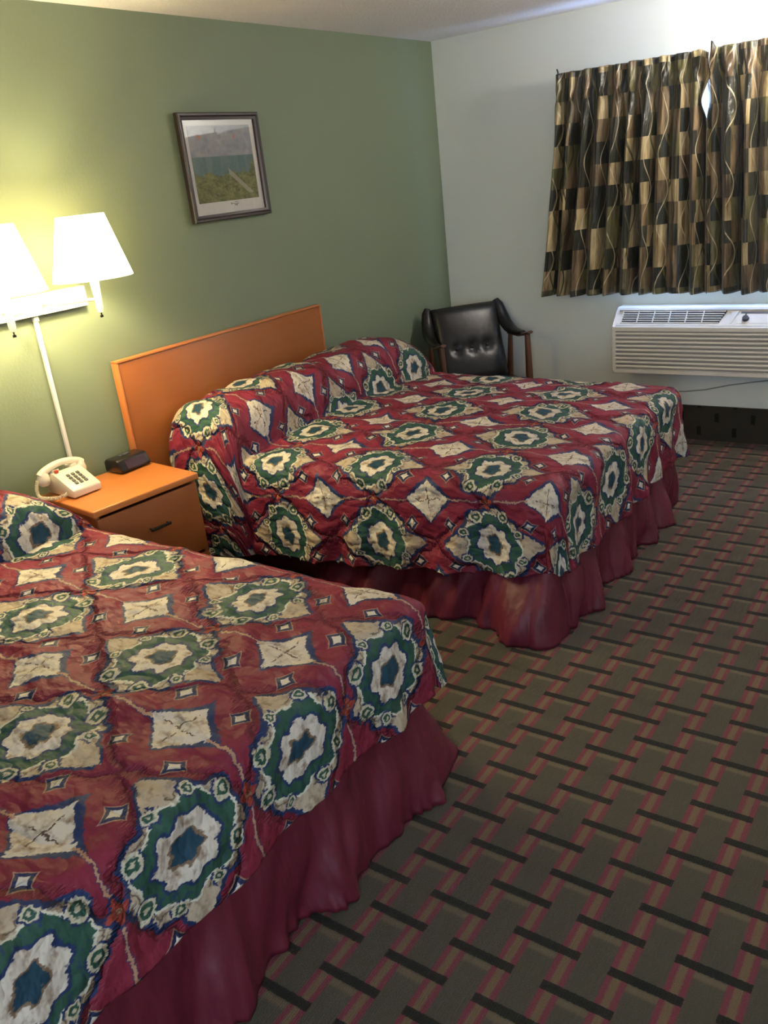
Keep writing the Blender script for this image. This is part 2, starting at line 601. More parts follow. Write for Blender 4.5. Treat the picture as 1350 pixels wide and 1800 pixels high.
def prism(bm, poly, axis, a0, a1, bev=0.0):
    """poly: list of 2D points in the plane across axis; extruded from a0 to a1"""
    def P(p, a):
        return {'x': (a, p[0], p[1]), 'y': (p[0], a, p[1]), 'z': (p[0], p[1], a)}[axis]
    v0 = [bm.verts.new(P(p, a0)) for p in poly]
    v1 = [bm.verts.new(P(p, a1)) for p in poly]
    fs = [bm.faces.new(v0), bm.faces.new(v1[::-1])]
    n = len(poly)
    for i in range(n):
        fs.append(bm.faces.new((v0[i], v1[i], v1[(i+1) % n], v0[(i+1) % n])))
    if bev > 0:
        es = list({e for f in fs for e in f.edges})
        bmesh.ops.bevel(bm, geom=es, offset=bev, segments=2, affect='EDGES', profile=0.5)


def obj(name, bm, m, parent=None, smooth=True, angle=40):
    bmesh.ops.recalc_face_normals(bm, faces=bm.faces[:])
    me = bpy.data.meshes.new(name)
    bm.to_mesh(me)
    bm.free()
    me.materials.append(mat[m])
    if smooth:
        for p in me.polygons:
            p.use_smooth = True
        me.set_sharp_from_angle(angle=math.radians(angle))
    o = bpy.data.objects.new(name, me)
    C.objects.link(o)
    if parent is not None:
        o.parent = parent
    return o


def B():
    return bmesh.new()


def thing(name, label, cat, loc=(0, 0, 0), rz=0.0, group=None):
    o = bpy.data.objects.new(name, None)
    o.empty_display_size = 0.1
    C.objects.link(o)
    o.location = loc
    o.rotation_euler = (0, 0, rz)
    return tag(o, label, cat, group)


def tag(o, label, cat, group=None):
    o['label'] = label
    o['category'] = cat
    if group:
        o['group'] = group
    return o


def struct(name, bm, m, smooth=False):
    o = obj(name, bm, m, None, smooth)
    o['kind'] = 'structure'
    return o


# ------------------------------------------------------------------ the room
H = 2.44
XR, YB = 4.6, -6.5
bm = B(); bx(bm, -0.15, XR+0.15, YB-0.15, 0.15, -0.1, 0.0); struct('floor', bm, 'carpet')
bm = B(); bx(bm, -0.15, XR+0.15, YB-0.15, 0.15, H, H+0.1); struct('ceiling', bm, 'ceiling')
bm = B(); bx(bm, -0.15, 0.0, YB-0.15, 0.15, 0.0, H); struct('wall_left', bm, 'green_paint')
bm = B(); bx(bm, XR, XR+0.15, YB-0.15, 0.15, 0.0, H); struct('wall_right', bm, 'white_paint')


def wall_with_hole(name, y0, y1, hx0, hx1, hz0, hz1):
    bm = B()
    for (a, b_, c_, d) in ((0, hx0, 0, H), (hx1, XR, 0, H), (hx0, hx1, 0, hz0), (hx0, hx1, hz1, H)):
        if d > c_:
            bx(bm, a, b_, y0, y1, c_, d)
    return struct(name, bm, 'white_paint')


WX0, WX1, WZ0, WZ1 = 1.02, 2.48, 0.98, 2.02
wall_with_hole('wall_window', 0.0, 0.15, WX0, WX1, WZ0, WZ1)
wall_with_hole('wall_back', YB-0.15, YB, 3.05, 4.05, 0.5, 2.1)


def window(name, x0, x1, z0, z1, y0, y1):
    bm = B()
    f = 0.04
    bx(bm, x0, x1, y0, y1, z0, z0+f); bx(bm, x0, x1, y0, y1, z1-f, z1)
    bx(bm, x0, x0+f, y0, y1, z0+f, z1-f); bx(bm, x1-f, x1, y0, y1, z0+f, z1-f)
    xm = (x0+x1)/2
    bx(bm, xm-0.02, xm+0.02, y0, y1, z0+f, z1-f)
    o = struct(name, bm, 'white_metal')
    bm = B()
    ym = (y0+y1)/2
    bx(bm, x0+f, xm-0.02, ym-0.003, ym+0.003, z0+f, z1-f); bx(bm, xm+0.02, x1-f, ym-0.003, ym+0.003, z0+f, z1-f)
    obj('window_pane', bm, 'glass', o, False)
    return o


window('window_1', WX0, WX1, WZ0, WZ1, 0.04, 0.10)
window('added_back_window', 3.05, 4.05, 0.5, 2.1, YB-0.11, YB-0.05)  # unseen window, added to give the cool light an opening
# carpet turned up the walls as a skirting
BBH = 0.213
bm = B(); bx(bm, 0.014, XR-0.014, -0.014, 0.0, 0.0, BBH); struct('baseboard_window', bm, 'carpet_up_shaded')
bm = B(); bx(bm, 0.0, 0.014, YB, 0.0, 0.0, BBH); struct('baseboard_left', bm, 'carpet')

# ------------------------------------------------------------------ beds
X0H = 0.075


def sstep(a, b_, x):
    x = max(0.0, min(1.0, (x-a)/(b_-a)))
    return x*x*(3-2*x)


def make_bedspread(name, label, material, y0, y1, xf, ztop, zhem, pil, seed, crown=0.04, taper=0.0, turn=0.0):
    """quilted spread draped over bed, pillow roll at the head. y0<y1 sides, xf foot"""
    yc, hw = (y0+y1)/2, (y1-y0)/2
    PX, PWD, PH, BN, BF, RN, RF = pil         # roll centre x, half width, height; bulge and end rounding of near and far ends
    # profile along x (centre line): list of (x, z, u)
    def prof(x):
        tq = abs(x-PX)/PWD
        return math.sqrt(max(0.0, 1-tq**3.4)) if tq < 1 else 0.0
    def ztopf(x):
        return ztop
    R = 0.055
    XF = xf - R
    # arclength table of the top from the foot back to the head
    xs = []
    nst = 420
    tab = []
    xprev = XF; zprev = 0.0; u = XF
    tab.append((u, XF))
    for i in range(1, nst+1):
        x = XF + (X0H-XF)*i/nst
        z = PH*prof(x)*0.85
        u -= math.hypot(x-xprev, z-zprev)
        tab.append((u, x))
        xprev, zprev = x, z
    tab.reverse()
    us = [a for a, _ in tab]
    def x_of_u(u):
        if u >= us[-1]: return XF
        lo, hi = 0, len(us)-1
        while hi-lo > 1:
            md = (lo+hi)//2
            if us[md] <= u: lo = md
            else: hi = md
        f = (u-us[lo])/max(1e-9, us[hi]-us[lo])
        return tab[lo][1] + (tab[hi][1]-tab[lo][1])*f
    du = 0.0115
    ustart = us[0]
    Dmax_all = 0.62
    nu = int((XF - ustart + Dmax_all)/du) + 2
    S = hw + 0.95
    ns = int(2*S/du) + 2
    bm = B()
    uvl = bm.loops.layers.uv.new('flat')
    grid = []
    uvs = {}
    for i in range(nu):
        uu = ustart + i*du
        xb = x_of_u(min(uu, XF))
        P = prof(xb)
        eu = max(0.0, uu-XF)
        Rz = R + (PH*0.80)*P
        tp_ = taper*(XF-xb)/XF
        S0n = hw + tp_ + BN*P - (R + RN*P)
        S0f = hw + tp_ + BF*P - (R + RF*P)
        row = []
        for j in range(ns):
            s = -S + j*(2*S)/(ns-1)
            sg = 1 if s > 0 else -1
            S0 = S0n if sg < 0 else S0f
            Rh = R + (RN if sg < 0 else RF)*P
            ev = max(0.0, abs(s)-S0)
            # top height incl. pillow and a soft crown
            cross = max(0.0, 1 - (min(abs(s), S0)/hw)**4)
            dome = crown*(1-(min(abs(s), hw)/hw)**2)*sstep(0, 0.5, xf-xb) if True else 0
            sag = 1 - 0.10*math.exp(-((s-0.0)/0.10)**2)       # dip between the two pillows
            zt = ztop + PH*P*sag + dome
            d = math.hypot(eu, ev)
            clamped = False
            if d > 0:
                th_ = math.atan2(ev, eu)
                zh = zhem + 0.012*math.sin(9*th_ + 2.0*uu + seed) + 0.016*noise.noise(Vector((uu*2.2, s*2.2, seed)))
                if turn and sg < 0:
                    zh += turn*0.62*(min(xb, XF)-1.85)*(1.0 if eu == 0 else math.sin(th_))
                rl = (Rh+Rz)/2
                dm = rl*PI/2 + (zt - Rz - zh)
                if d >= dm:
                    d = dm
                    clamped = True
                ph = min(d/rl, PI/2)
                ho = Rh*math.sin(ph)
                zo = Rz*(1-math.cos(ph))
                ex = max(0.0, d-rl*PI/2)
                zo += ex
                # hang: flare and ripple
                peri = (xb*1.0 if eu == 0 else XF + (sg*s if ev == 0 else hw)*0.0 + th_*0.25) if ev > 0 else s
                rip = noise.noise(Vector((xb*5.0 + th_*1.6, s*3.0 if ev == 0 else sg*5.0, seed+3)))
                rip2 = math.sin((xb*1.0 if ev > 0 else s)*26 + 3*noise.noise(Vector((xb*3, s*3, seed))) + seed)
                cornr = 0.0
                if ev > 0 and eu > 0:
                    cornr = math.sin(2*th_)
                calm = sstep(0.35, 0.9, xb)
                ho += ex*calm*(0.06 + 0.10*rip + 0.05*rip2) + cornr*ex*0.10
                px = XF + ho*math.cos(th_) if eu > 0 else xb
                py = sg*(S0 + ho*(math.sin(th_) if eu > 0 else 1.0)) if ev > 0 else s
                pz = zt - zo
                if eu > 0:
                    px = max(px, XF)
            else:
                px, py, pz = xb, s, zt
            # quilting puff
            
            amp = 0.011
            pf = noise.noise(Vector((uu*7, s*9, seed*1.3)))*amp + noise.noise(Vector((uu*19, s*22, seed)))*0.0055
            wr = 0.004*math.sin(s*38 + 4*noise.noise(Vector((uu*2.5, s*2.5, seed)))) if d == 0 else 0
            if d > 0:
                ff = min(1.0, d/0.06)
            else:
                ff = 0
            nz = (1-ff)
            pz += (pf+wr)*nz
            if d > 0:
                if ev > 0: py += sg*pf*ff*1.2*(math.sin(math.atan2(ev, eu)) if eu > 0 else 1)
                if eu > 0: px += pf*ff*1.2*(math.cos(math.atan2(ev, eu)))
            v_ = bm.verts.new((px, yc+py, pz))
            row.append((v_, clamped, (uu, yc + s)))
        grid.append(row)
    for i in range(nu-1):
        for j in range(ns-1):
            q = (grid[i][j], grid[i+1][j], grid[i+1][j+1], grid[i][j+1])
            if all(k[1] for k in q):
                continue
            try:
                f = bm.faces.new([k[0] for k in q])
            except ValueError:
                continue
            for lp, k in zip(f.loops, q):
                lp[uvl].uv = k[2]
    loose = [v_ for v_ in bm.verts if not v_.link_faces]
    bmesh.ops.delete(bm, geom=loose, context='VERTS')
    o = obj(name, bm, material, None, True, 180)
    so = o.modifiers.new('thickness', 'SOLIDIFY')
    so.thickness = 0.010
    so.offset = -1
    return tag(o, label, 'bedspread', 'quilted bedspreads')


def make_bed(label, y0, y1, xf, ztop, seed, near):
    """box spring, mattress, four feet and a gathered skirt"""
    yc = (y0+y1)/2
    t_ = thing('bed', label, 'bed', (0, yc, 0), group='motel beds')
    h = (y1-y0)/2 - 0.075
    bm = B(); bx(bm, 0.09, xf-0.075, -h, h, 0.36, ztop-0.04, 0.05, 3); obj('mattress', bm, 'mattress_cloth', t_)
    bm = B(); bx(bm, 0.09, xf-0.08, -h, h, 0.14, 0.355, 0.02, 2); obj('box_spring', bm, 'mattress_cloth', t_)
    for sx in (0.2, xf-0.2):
        for sy in (-h+0.12, h-0.12):
            bm = B(); bx(bm, sx-0.03, sx+0.03, sy-0.03, sy+0.03, 0.0, 0.14, 0.004); obj('leg', bm, 'dark_metal', t_)
    # skirt path: near side, foot, far side
    hy = (y1-y0)/2 - 0.035
    X = xf - 0.035
    r = 0.05
    path = []
    stp = 0.006
    x = 0.10
    s = 0.0
    while x < X-r:
        path.append((x, -hy, 0, -1, s, 0)); x += stp; s += stp
    n = 22
    for k in range(n+1):
        a = -PI/2 + (PI/2)*k/n
        path.append((X-r+r*math.cos(a), -hy+r+r*math.sin(a), math.cos(a), math.sin(a), s, math.sin(PI*k/n))); s += r*PI/2/n
    y = -hy+r
    while y < hy-r:
        path.append((X, y, 1, 0, s, 0)); y += stp; s += stp
    for k in range(n+1):
        a = (PI/2)*k/n
        path.append((X-r+r*math.cos(a), hy-r+r*math.sin(a), math.cos(a), math.sin(a), s, math.sin(PI*k/n))); s += r*PI/2/n
    x = X-r
    while x > 0.10:
        path.append((x, hy, 0, 1, s, 0)); x -= stp; s += stp
    bm = B()
    nz = 30
    rows = []
    ztop_s = 0.37
    for (px, py, nx_, ny_, ss, cn) in path:
        col_ = []
        for k in range(nz+1):
            f = k/nz
            z = ztop_s*(1-f) + 0.004
            big = noise.noise(Vector((ss*3.6, f*0.5, seed)))
            mid = noise.noise(Vector((ss*9.5 + 0.7*f, f*0.7, seed+5)))
            fine = math.sin(ss*60 + 9*noise.noise(Vector((ss*3, f*2, seed+9))))
            # only the part below the spread hem spreads out
            g = sstep(0.1, 1.0, f)
            out = 0.030*g + g*(0.090*big + 0.090*mid) + 0.0035*fine*(0.35+g)*(0.5+mid)
            out += cn*g*0.035
            fr = sstep(0.88, 1.0, f)
            out += fr*(0.006 + 0.005*math.sin(ss*120 + 14*mid))
            zz = z + (0.012*noise.noise(Vector((ss*6, 0, seed+2))) + 0.012)*f*(1-fr)*0.6
            crease = 0.022*noise.noise(Vector((ss*19 + f*2, f*1.5, seed+12)))
            calm = sstep(0.5, 0.85, px)
            out = max(-0.01, out + crease*g)*(0.15+0.85*calm) - 0.05*(1-calm)
            side = (0.035 + 0.085*math.exp(-((px-X)/0.16)**2))*g*calm
            col_.append(bm.verts.new((px + nx_*out, py + ny_*(out+side), zz)))
        rows.append(col_)
    for i in range(len(rows)-1):
        for k in range(nz):
            bm.faces.new((rows[i][k], rows[i][k+1], rows[i+1][k+1], rows[i+1][k]))
    o = obj('bed_skirt', bm, 'skirt', t_, True, 180)
    o['label'] = 'gathered burgundy satin bed skirt'
    so = o.modifiers.new('thickness', 'SOLIDIFY')
    so.thickness = 0.002
    return t_


BED1 = dict(y0=-4.98, y1=-3.39, xf=1.90, ztop=0.615)
BED2 = dict(y0=-2.54, y1=-1.06, xf=1.90, ztop=0.625)
make_bed('near bed with burgundy skirt, in the lower left corner in front of the nightstand', BED1['y0'], BED1['y1'], 1.90, 0.60, 3.3, True)
make_bed('far bed with burgundy skirt, between the nightstand and the window wall', BED2['y0'], BED2['y1'], 1.90, 0.61, 8.1, False)
make_bedspread('bedspread', 'red, green and cream medallion bedspread on the near bed in the lower left', 'spread_a',
               BED1['y0'], BED1['y1'], 1.90, 0.605, 0.325, (0.235, 0.20, 0.19, 0.0, -0.045, 0.2, 0.22), 2.0, 0.02)
make_bedspread('bedspread', 'red, green and cream medallion bedspread on the far bed, rolled over pillows below the headboard', 'spread_b',
               BED2['y0'], BED2['y1'], 1.90, 0.615, 0.280, (0.245, 0.205, 0.235, 0.06, -0.02, 0.06, 0.25), 6.0, 0.03, 0.13, 0.15)

# headboard on the green wall behind the far bed
t_ = thing('headboard', 'plain orange-brown wooden headboard on the green wall behind the far bed', 'headboard', (0.002, -2.165, 0))
bm = B(); bx(bm, 0.016, 0.046, -0.69, 0.69, 0.42, 1.076, 0.002); obj('panel', bm, 'orange_wood', t_)
bm = B()
bx(bm, 0.012, 0.050, -0.70, -0.6905, 0.40, 1.077, 0.002); bx(bm, 0.012, 0.050, 0.6905, 0.70, 0.40, 1.077, 0.002)
bx(bm, 0.012, 0.050, -0.70, 0.70, 1.0775, 1.087, 0.002)
o = obj('edge_band', bm, 'orange_edge', t_); o['label'] = 'lighter orange edge banding'
for yy in (-0.45, 0.45):
    bm = B(); bx(bm, 0.0, 0.0155, yy-0.03, yy+0.03, 0.6, 1.0, 0.002); obj('wall_cleat', bm, 'dark_wood', t_)

# ------------------------------------------------------------------ nightstand
NZ = 0.645
t_ = thing('nightstand', 'orange wooden nightstand with bar-handled drawer, between the two beds', 'nightstand', (0.235, -3.115, 0), -0.12)
W2, D0, D1 = 0.245, -0.205, 0.20
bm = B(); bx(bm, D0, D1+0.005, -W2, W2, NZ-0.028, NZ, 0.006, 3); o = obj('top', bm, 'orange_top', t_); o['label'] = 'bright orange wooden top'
bm = B()
bx(bm, D0+0.01, D1-0.012, -W2+0.012, -W2+0.03, 0.03, NZ-0.0285, 0.001)
bx(bm, D0+0.01, D1-0.012, W2-0.03, W2-0.012, 0.03, NZ-0.0285, 0.001)
bx(bm, D0+0.01, D0+0.02, -W2+0.03, W2-0.03, 0.03, NZ-0.0285)
bx(bm, D0+0.02, D1-0.03, -W2+0.03, W2-0.03, 0.08, 0.10)
bx(bm, D0+0.04, D1-0.04, -W2+0.015, W2-0.015, 0.0, 0.03)
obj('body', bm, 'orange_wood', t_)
for (z0, z1) in ((0.31, NZ-0.04), (0.08, 0.295)):
    bm = B(); bx(bm, D1-0.014, D1-0.002, -W2+0.014, W2-0.014, z0, z1, 0.002)
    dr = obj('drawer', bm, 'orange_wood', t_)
    zc = z1 - 0.115
    bm = B()
    tube(bm, [(D1-0.003, -0.021, zc), (D1+0.018, -0.021, zc)], 0.004, 8)
    tube(bm, [(D1-0.003, 0.059, zc), (D1+0.018, 0.059, zc)], 0.004, 8)
    bx(bm, D1+0.014, D1+0.022, -0.028, 0.066, zc-0.006, zc+0.006, 0.002)
    o = obj('handle', bm, 'dark_metal', dr); o['label'] = 'dark metal bar handle'

# ------------------------------------------------------------------ telephone
PHZ = NZ + 0.001
t_ = thing('telephone', 'cream push-button desk telephone with coiled cord on the nightstand', 'telephone', (0.115, -3.245, PHZ), -0.05)
bm = B()
prism(bm, [(-0.085, 0.004), (0.098, 0.004), (0.100, 0.034), (-0.02, 0.092), (-0.05, 0.088), (-0.088, 0.06)], 'y', -0.064, 0.064, 0.006)
body = obj('body', bm, 'phone_plastic', t_)
bm = B()
sl = math.atan2(0.034-0.092, 0.12)
for i in range(3):
    for j in range(4):
        f = 0.30 + j*0.14
        cx_, cz_ = -0.02 + 0.12*f, 0.092 - 0.058*f
        cy_ = -0.022 + i*0.022
        k = bx(bm, -0.0062, 0.0062, -0.0062, 0.0062, -0.002, 0.0045)
        R_ = Matrix.Rotation(-sl, 4, 'Y')
        for v_ in k:
            v_.co = R_ @ v_.co + Vector((cx_, cy_, cz_))
o = obj('keypad', bm, 'key_plastic', body); o['label'] = 'three by four grid of dark keys'
# cradle ears
for sy in (-0.040, 0.040):
    bm = B(); prism(bm, [(-0.080, 0.07), (-0.028, 0.088), (-0.028, 0.104), (-0.042, 0.098), (-0.068, 0.090), (-0.080, 0.098)], 'y', sy-0.012, sy+0.012, 0.003)
    obj('cradle', bm, 'phone_plastic', body)
bm = B(); bx(bm, -0.026, -0.012, -0.055, -0.040, 0.090, 0.103, 0.003); o = obj('message_lamp', bm, 'red_plastic', body); o['label'] = 'small red message lamp'
# handset across the back
bm = B()
pts = []
rad = []
for k in range(25):
    f = k/24
    yy = -0.100 + 0.19*f
    arch = math.sin(PI*f)
    pts.append((-0.054, yy, 0.088 + 0.030*arch**0.7))
    rad.append(0.0135 + 0.004*(1-arch))
tube(bm, pts, rad, 14)
hs = obj('handset', bm, 'phone_plastic', t_)
for yy in (-0.088, 0.078):
    bm = B(); lathe(bm, [(0.0, -0.040), (0.018, -0.040), (0.025, -0.032), (0.0265, -0.018), (0.023, 0.0), (0.014, 0.018), (0.0, 0.022)], -0.054, yy, 0.088, 20)
    obj('handset_cup', bm, 'phone_plastic', hs)
bm = B()
pts = []
ctrl = [Vector((-0.058, -0.112, 0.075)), Vector((-0.058, -0.125, 0.045)), Vector((-0.045, -0.130, 0.014)), Vector((0.0, -0.125, 0.012)), Vector((0.045, -0.105, 0.014)), Vector((0.055, -0.066, 0.018))]
def spl(c_, f):
    n_ = len(c_)-1
    x = f*n_; i = min(int(x), n_-1); q = x-i
    p0 = c_[max(i-1, 0)]; p1 = c_[i]; p2 = c_[i+1]; p3 = c_[min(i+2, n_)]
    return 0.5*((2*p1) + (p2-p0)*q + (2*p0-5*p1+4*p2-p3)*q*q + (3*p1-p0-3*p2+p3)*q*q*q)
nc = 34
for k in range(nc*10+1):
    f = k/(nc*10)
    p = spl(ctrl, f)
    d = (spl(ctrl, min(1, f+0.01)) - spl(ctrl, max(0, f-0.01))).normalized()
    a = Vector((0, 0, 1)) if abs(d.z) < 0.8 else Vector((1, 0, 0))
    s_ = (a - d*a.dot(d)).normalized(); q_ = d.cross(s_)
    an = 2*PI*k/10
    pts.append(p + 0.0065*(math.cos(an)*s_ + math.sin(an)*q_))
tube(bm, pts, 0.0019, 5)
obj('coiled_cord', bm, 'phone_plastic', t_)

# ------------------------------------------------------------------ alarm clock
t_ = thing('alarm_clock', 'black digital alarm clock with dark display at the back of the nightstand', 'clock', (0.100, -2.955, PHZ), -0.02)
bm = B()
prism(bm, [(-0.055, 0.004), (0.055, 0.004), (0.060, 0.014), (0.038, 0.056), (0.026, 0.060), (-0.040, 0.060), (-0.055, 0.046)], 'y', -0.078, 0.078, 0.006)
body = obj('case', bm, 'black_plastic', t_)
bm = B()
vs_ = [(0.0605, -0.045, 0.0170), (0.0605, 0.062, 0.0170), (0.0435, 0.062, 0.0500), (0.0435, -0.045, 0.0500)]
f1 = [bm.verts.new(v_) for v_ in vs_]
f2 = [bm.verts.new((v_[0]-0.004, v_[1], v_[2]-0.001)) for v_ in vs_]
bm.faces.new(f1); bm.faces.new(f2[::-1])
for i in range(4):
    bm.faces.new((f1[i], f2[i], f2[(i+1) % 4], f1[(i+1) % 4]))
o = obj('display', bm, 'display', body); o['label'] = 'dark red tinted display window'
for yy in (-0.02, 0.0, 0.02):
    bm = B(); bx(bm, -0.02, -0.005, yy-0.007, yy+0.007, 0.0595, 0.0635, 0.001); obj('button', bm, 'grey_plastic', body)

# ------------------------------------------------------------------ double wall lamp
t_ = thing('wall_lamp', 'lit double swing-arm wall lamp with two white shades above the nightstand', 'lamp', (0, -3.22, 1.34))
bm = B(); bx(bm, 0.0, 0.034, -0.30, 0.30, -0.005, 0.075, 0.004); obj('back_plate', bm, 'white_metal', t_)
bm = B(); bx(bm, 0.0, 0.016, 0.052, 0.068, -0.70, -0.012, 0.003); bx(bm, 0.0, 0.020, 0.049, 0.071, -0.028, -0.008, 0.003)
o = obj('cord_cover', bm, 'white_metal', t_); o['label'] = 'narrow cream cord cover running down the wall'
for (lx, ly) in (LAMP_A, LAMP_B):
    y_ = ly + 3.22
    sgn = 1 if y_ > 0 else -1
    ys = y_ - sgn*0.10
    bm = B()
    tube(bm, [(0.030, ys, 0.035), (0.075, ys, 0.035)], 0.008, 10)
    tube(bm, [(0.075, ys, 0.035), (0.15, ys - sgn*0.02, 0.035), (lx, y_, 0.035)], 0.006, 10)
    arm = obj('swing_arm', bm, 'white_metal', t_)
    bm = B()
    lathe(bm, [(0.0, -0.018), (0.010, -0.016), (0.013, 0.0), (0.015, 0.06), (0.018, 0.10), (0.018, 0.165), (0.0, 0.165)], lx, y_, 0.0, 16)
    st_ = obj('socket', bm, 'white_metal', t_)
    bm = B()
    lathe(bm, [(0.0, -0.032), (0.003, -0.032), (0.003, -0.017), (0.0, -0.017)], lx, y_, 0.0, 8)
    bx(bm, lx-0.002, lx+0.002, y_-0.007, y_+0.007, -0.036, -0.027, 0.001)
    o = obj('switch_key', bm, 'dark_metal', st_); o['label'] = 'small dark turn switch'
    bm = B()
    lathe(bm, [(0.0, 0.166), (0.012, 0.17), (0.014, 0.18), (0.026, 0.205), (0.029, 0.225), (0.024, 0.245), (0.0, 0.258)], lx, y_, 0.0, 16)
    bl = obj('bulb', bm, 'bulb', t_)
    bl.visible_shadow = True
    bm = B()
    rb, rt_, z0, z1 = 0.150, 0.088, 0.112, 0.342
    lathe(bm, [(rb, z0), (rt_, z1), (rt_-0.002, z1), (rb-0.002, z0)], lx, y_, 0.0, 48, closed=True)
    sh = obj('shade', bm, 'shade', t_)
    bm = B()
    for zz, rr_ in ((z1-0.012, rt_-0.004),):
        for a in (0, 2*PI/3, 4*PI/3):
            tube(bm, [(lx, y_, zz), (lx+rr_*math.cos(a), y_+rr_*math.sin(a), zz)], 0.0012, 5)
    obj('shade_spider', bm, 'white_metal', sh)

# ------------------------------------------------------------------ picture
t_ = thing('framed_picture', 'dark wooden framed landscape print hanging on the green wall', 'picture', (0.006, -1.988, 1.818), math.radians(1.05))
hw_, hh = 0.268, 0.233
fwid = 0.030
bm = B()
outer = [(-hw_, -hh), (hw_, -hh), (hw_, hh), (-hw_, hh)]
inner = [(-hw_+fwid, -hh+fwid), (hw_-fwid, -hh+fwid), (hw_-fwid, hh-fwid), (-hw_+fwid, hh-fwid)]
rings = []
for x_, k in ((0.004, 0.0), (0.024, 0.0), (0.030, 0.15), (0.030, 0.42), (0.024, 0.62), (0.021, 1.0), (0.004, 1.0)):
    rings.append([bm.verts.new((x_, outer[i][0]+(inner[i][0]-outer[i][0])*k, outer[i][1]+(inner[i][1]-outer[i][1])*k)) for i in range(4)])
for i in range(len(rings)):
    a, c_ = rings[i], rings[(i+1) % len(rings)]
    for k in range(4):
        bm.faces.new((a[k], a[(k+1) % 4], c_[(k+1) % 4], c_[k]))
obj('frame', bm, 'frame_wood', t_, True, 25)
bm = B(); bx(bm, 0.004, 0.0095, inner[0][0], inner[1][0], inner[0][1], inner[2][1]); mb_ = obj('mat_board', bm, 'mat_board', t_, False)
mb_['label'] = 'off-white mat around the print'
bm = B()
uvl = bm.loops.layers.uv.new('UVMap')
a0, a1, c0, c1 = inner[0][0]+0.030, inner[1][0]-0.030, inner[0][1]+0.052, inner[2][1]-0.024
vs_ = bx(bm, 0.0097, 0.0110, a0, a1, c0, c1)
for f in bm.faces:
    for lp in f.loops:
        lp[uvl].uv = ((lp.vert.co.y-a0)/(a1-a0), (lp.vert.co.z-c0)/(c1-c0))
obj('print', bm, 'print', t_, False)
bm = B()
sig = []
for k in range(70):
    f = k/69
    sig.append((0.0105, 0.000 + 0.055*f, c0-0.017 + 0.0065*math.sin(f*31)*(0.5+0.5*math.cos(f*9)) + 0.004*math.sin(f*7)))
tube(bm, sig, 0.0009, 5)
tube(bm, [(0.0105, 0.030, c0-0.009), (0.0105, 0.053, c0-0.007)], 0.0009, 5)
obj('signature', bm, 'ink', mb_)
bm = B(); bx(bm, 0.0135, 0.0150, inner[0][0]-0.003, inner[1][0]+0.003, inner[0][1]-0.003, inner[2][1]+0.003); o = obj('glass', bm, 'glass', t_, False)
bm = B(); bx(bm, 0.0, 0.0038, -hw_+0.01, hw_-0.01, -hh+0.01, hh-0.01); obj('backing', bm, 'dark_wood', t_, False)

# ------------------------------------------------------------------ armchair
t_ = thing('armchair', 'black buttoned vinyl armchair with wooden arms in the corner beyond the far bed', 'armchair', (0.245, -0.265, 0), math.radians(-40))


def cushion(x0, x1, w0, th, curve, n=18, m_=22):
    """pad between two profile points (x,z), width w0, thickness th"""
    bm = B()
    a, b_ = Vector(x0), Vector(x1)
    dv = b_-a
    nrm = Vector((dv.y, -dv.x)).normalized()
    grid = {}
    for side in (0, 1):
        for i in range(n+1):
            for j in range(m_+1):
                f, g = i/n, j/m_
                p = a + dv*f
                ed = (1-(2*f-1)**6)*(1-(2*g-1)**8)
                off = (th*0.5*(0.35+0.65*math.sqrt(max(0, ed))))
                if side == 0:
                    off += curve(f, g)
                x_ = p.x + nrm.x*(off if side == 0 else -off)
                z_ = p.y + nrm.y*(off if side == 0 else -off)
                grid[side, i, j] = bm.verts.new((x_, (g-0.5)*w0, z_))
    for side in (0, 1):
        for i in range(n):
            for j in range(m_):
                bm.faces.new((grid[side, i, j], grid[side, i+1, j], grid[side, i+1, j+1], grid[side, i, j+1]))
    for i in range(n):
        for j in (0, m_):
            bm.faces.new((grid[0, i, j], grid[0, i+1, j], grid[1, i+1, j], grid[1, i, j]))
    for j in range(m_):
        for i in (0, n):
            bm.faces.new((grid[0, i, j], grid[0, i, j+1], grid[1, i, j+1], grid[1, i, j]))
    return bm


BTN = [(0.44, 0.26), (0.44, 0.50), (0.44, 0.74)]
def dent(f, g):
    d = 0
    for (a, b_) in BTN:
        d -= 0.020*math.exp(-(((f-a)*0.44)**2 + ((g-b_)*0.44)**2)/0.0009)
    d -= 0.007*math.exp(-((f-0.44)/0.03)**2)*(1 if 0.15 < g < 0.85 else 0)
    return d
def flip(fn):
    return fn
bm = cushion((0.175, 0.40), (0.0, 0.865), 0.44, 0.085, lambda f, g: dent(f, g) + 0.012*math.sin(PI*g))
back = obj('backrest', bm, 'black_vinyl', t_, True, 60)
bdir = Vector((0.175-0.0, 0.40-0.865)); bn = Vector((0.465, 0.175)).normalized()
for (f, g) in BTN:
    px = 0.175 - 0.175*f + bn.x*0.034; pz = 0.40 + 0.465*f + bn.y*0.034
    bm = B(); bmesh.ops.create_uvsphere(bm, u_segments=12, v_segments=8, radius=0.011)
    for v_ in bm.verts:
        v_.co = Vector((v_.co.x*0.6 + px, v_.co.y + (g-0.5)*0.44, v_.co.z + pz))
    obj('button', bm, 'black_vinyl', back)
bm = cushion((0.53, 0.375), (0.12, 0.345), 0.50, 0.10, lambda f, g: 0.012*math.sin(PI*f)*math.sin(PI*g))
for v_ in bm.verts:
    v_.co.z += 0.02
obj('seat', bm, 'black_vinyl', t_, True, 60)
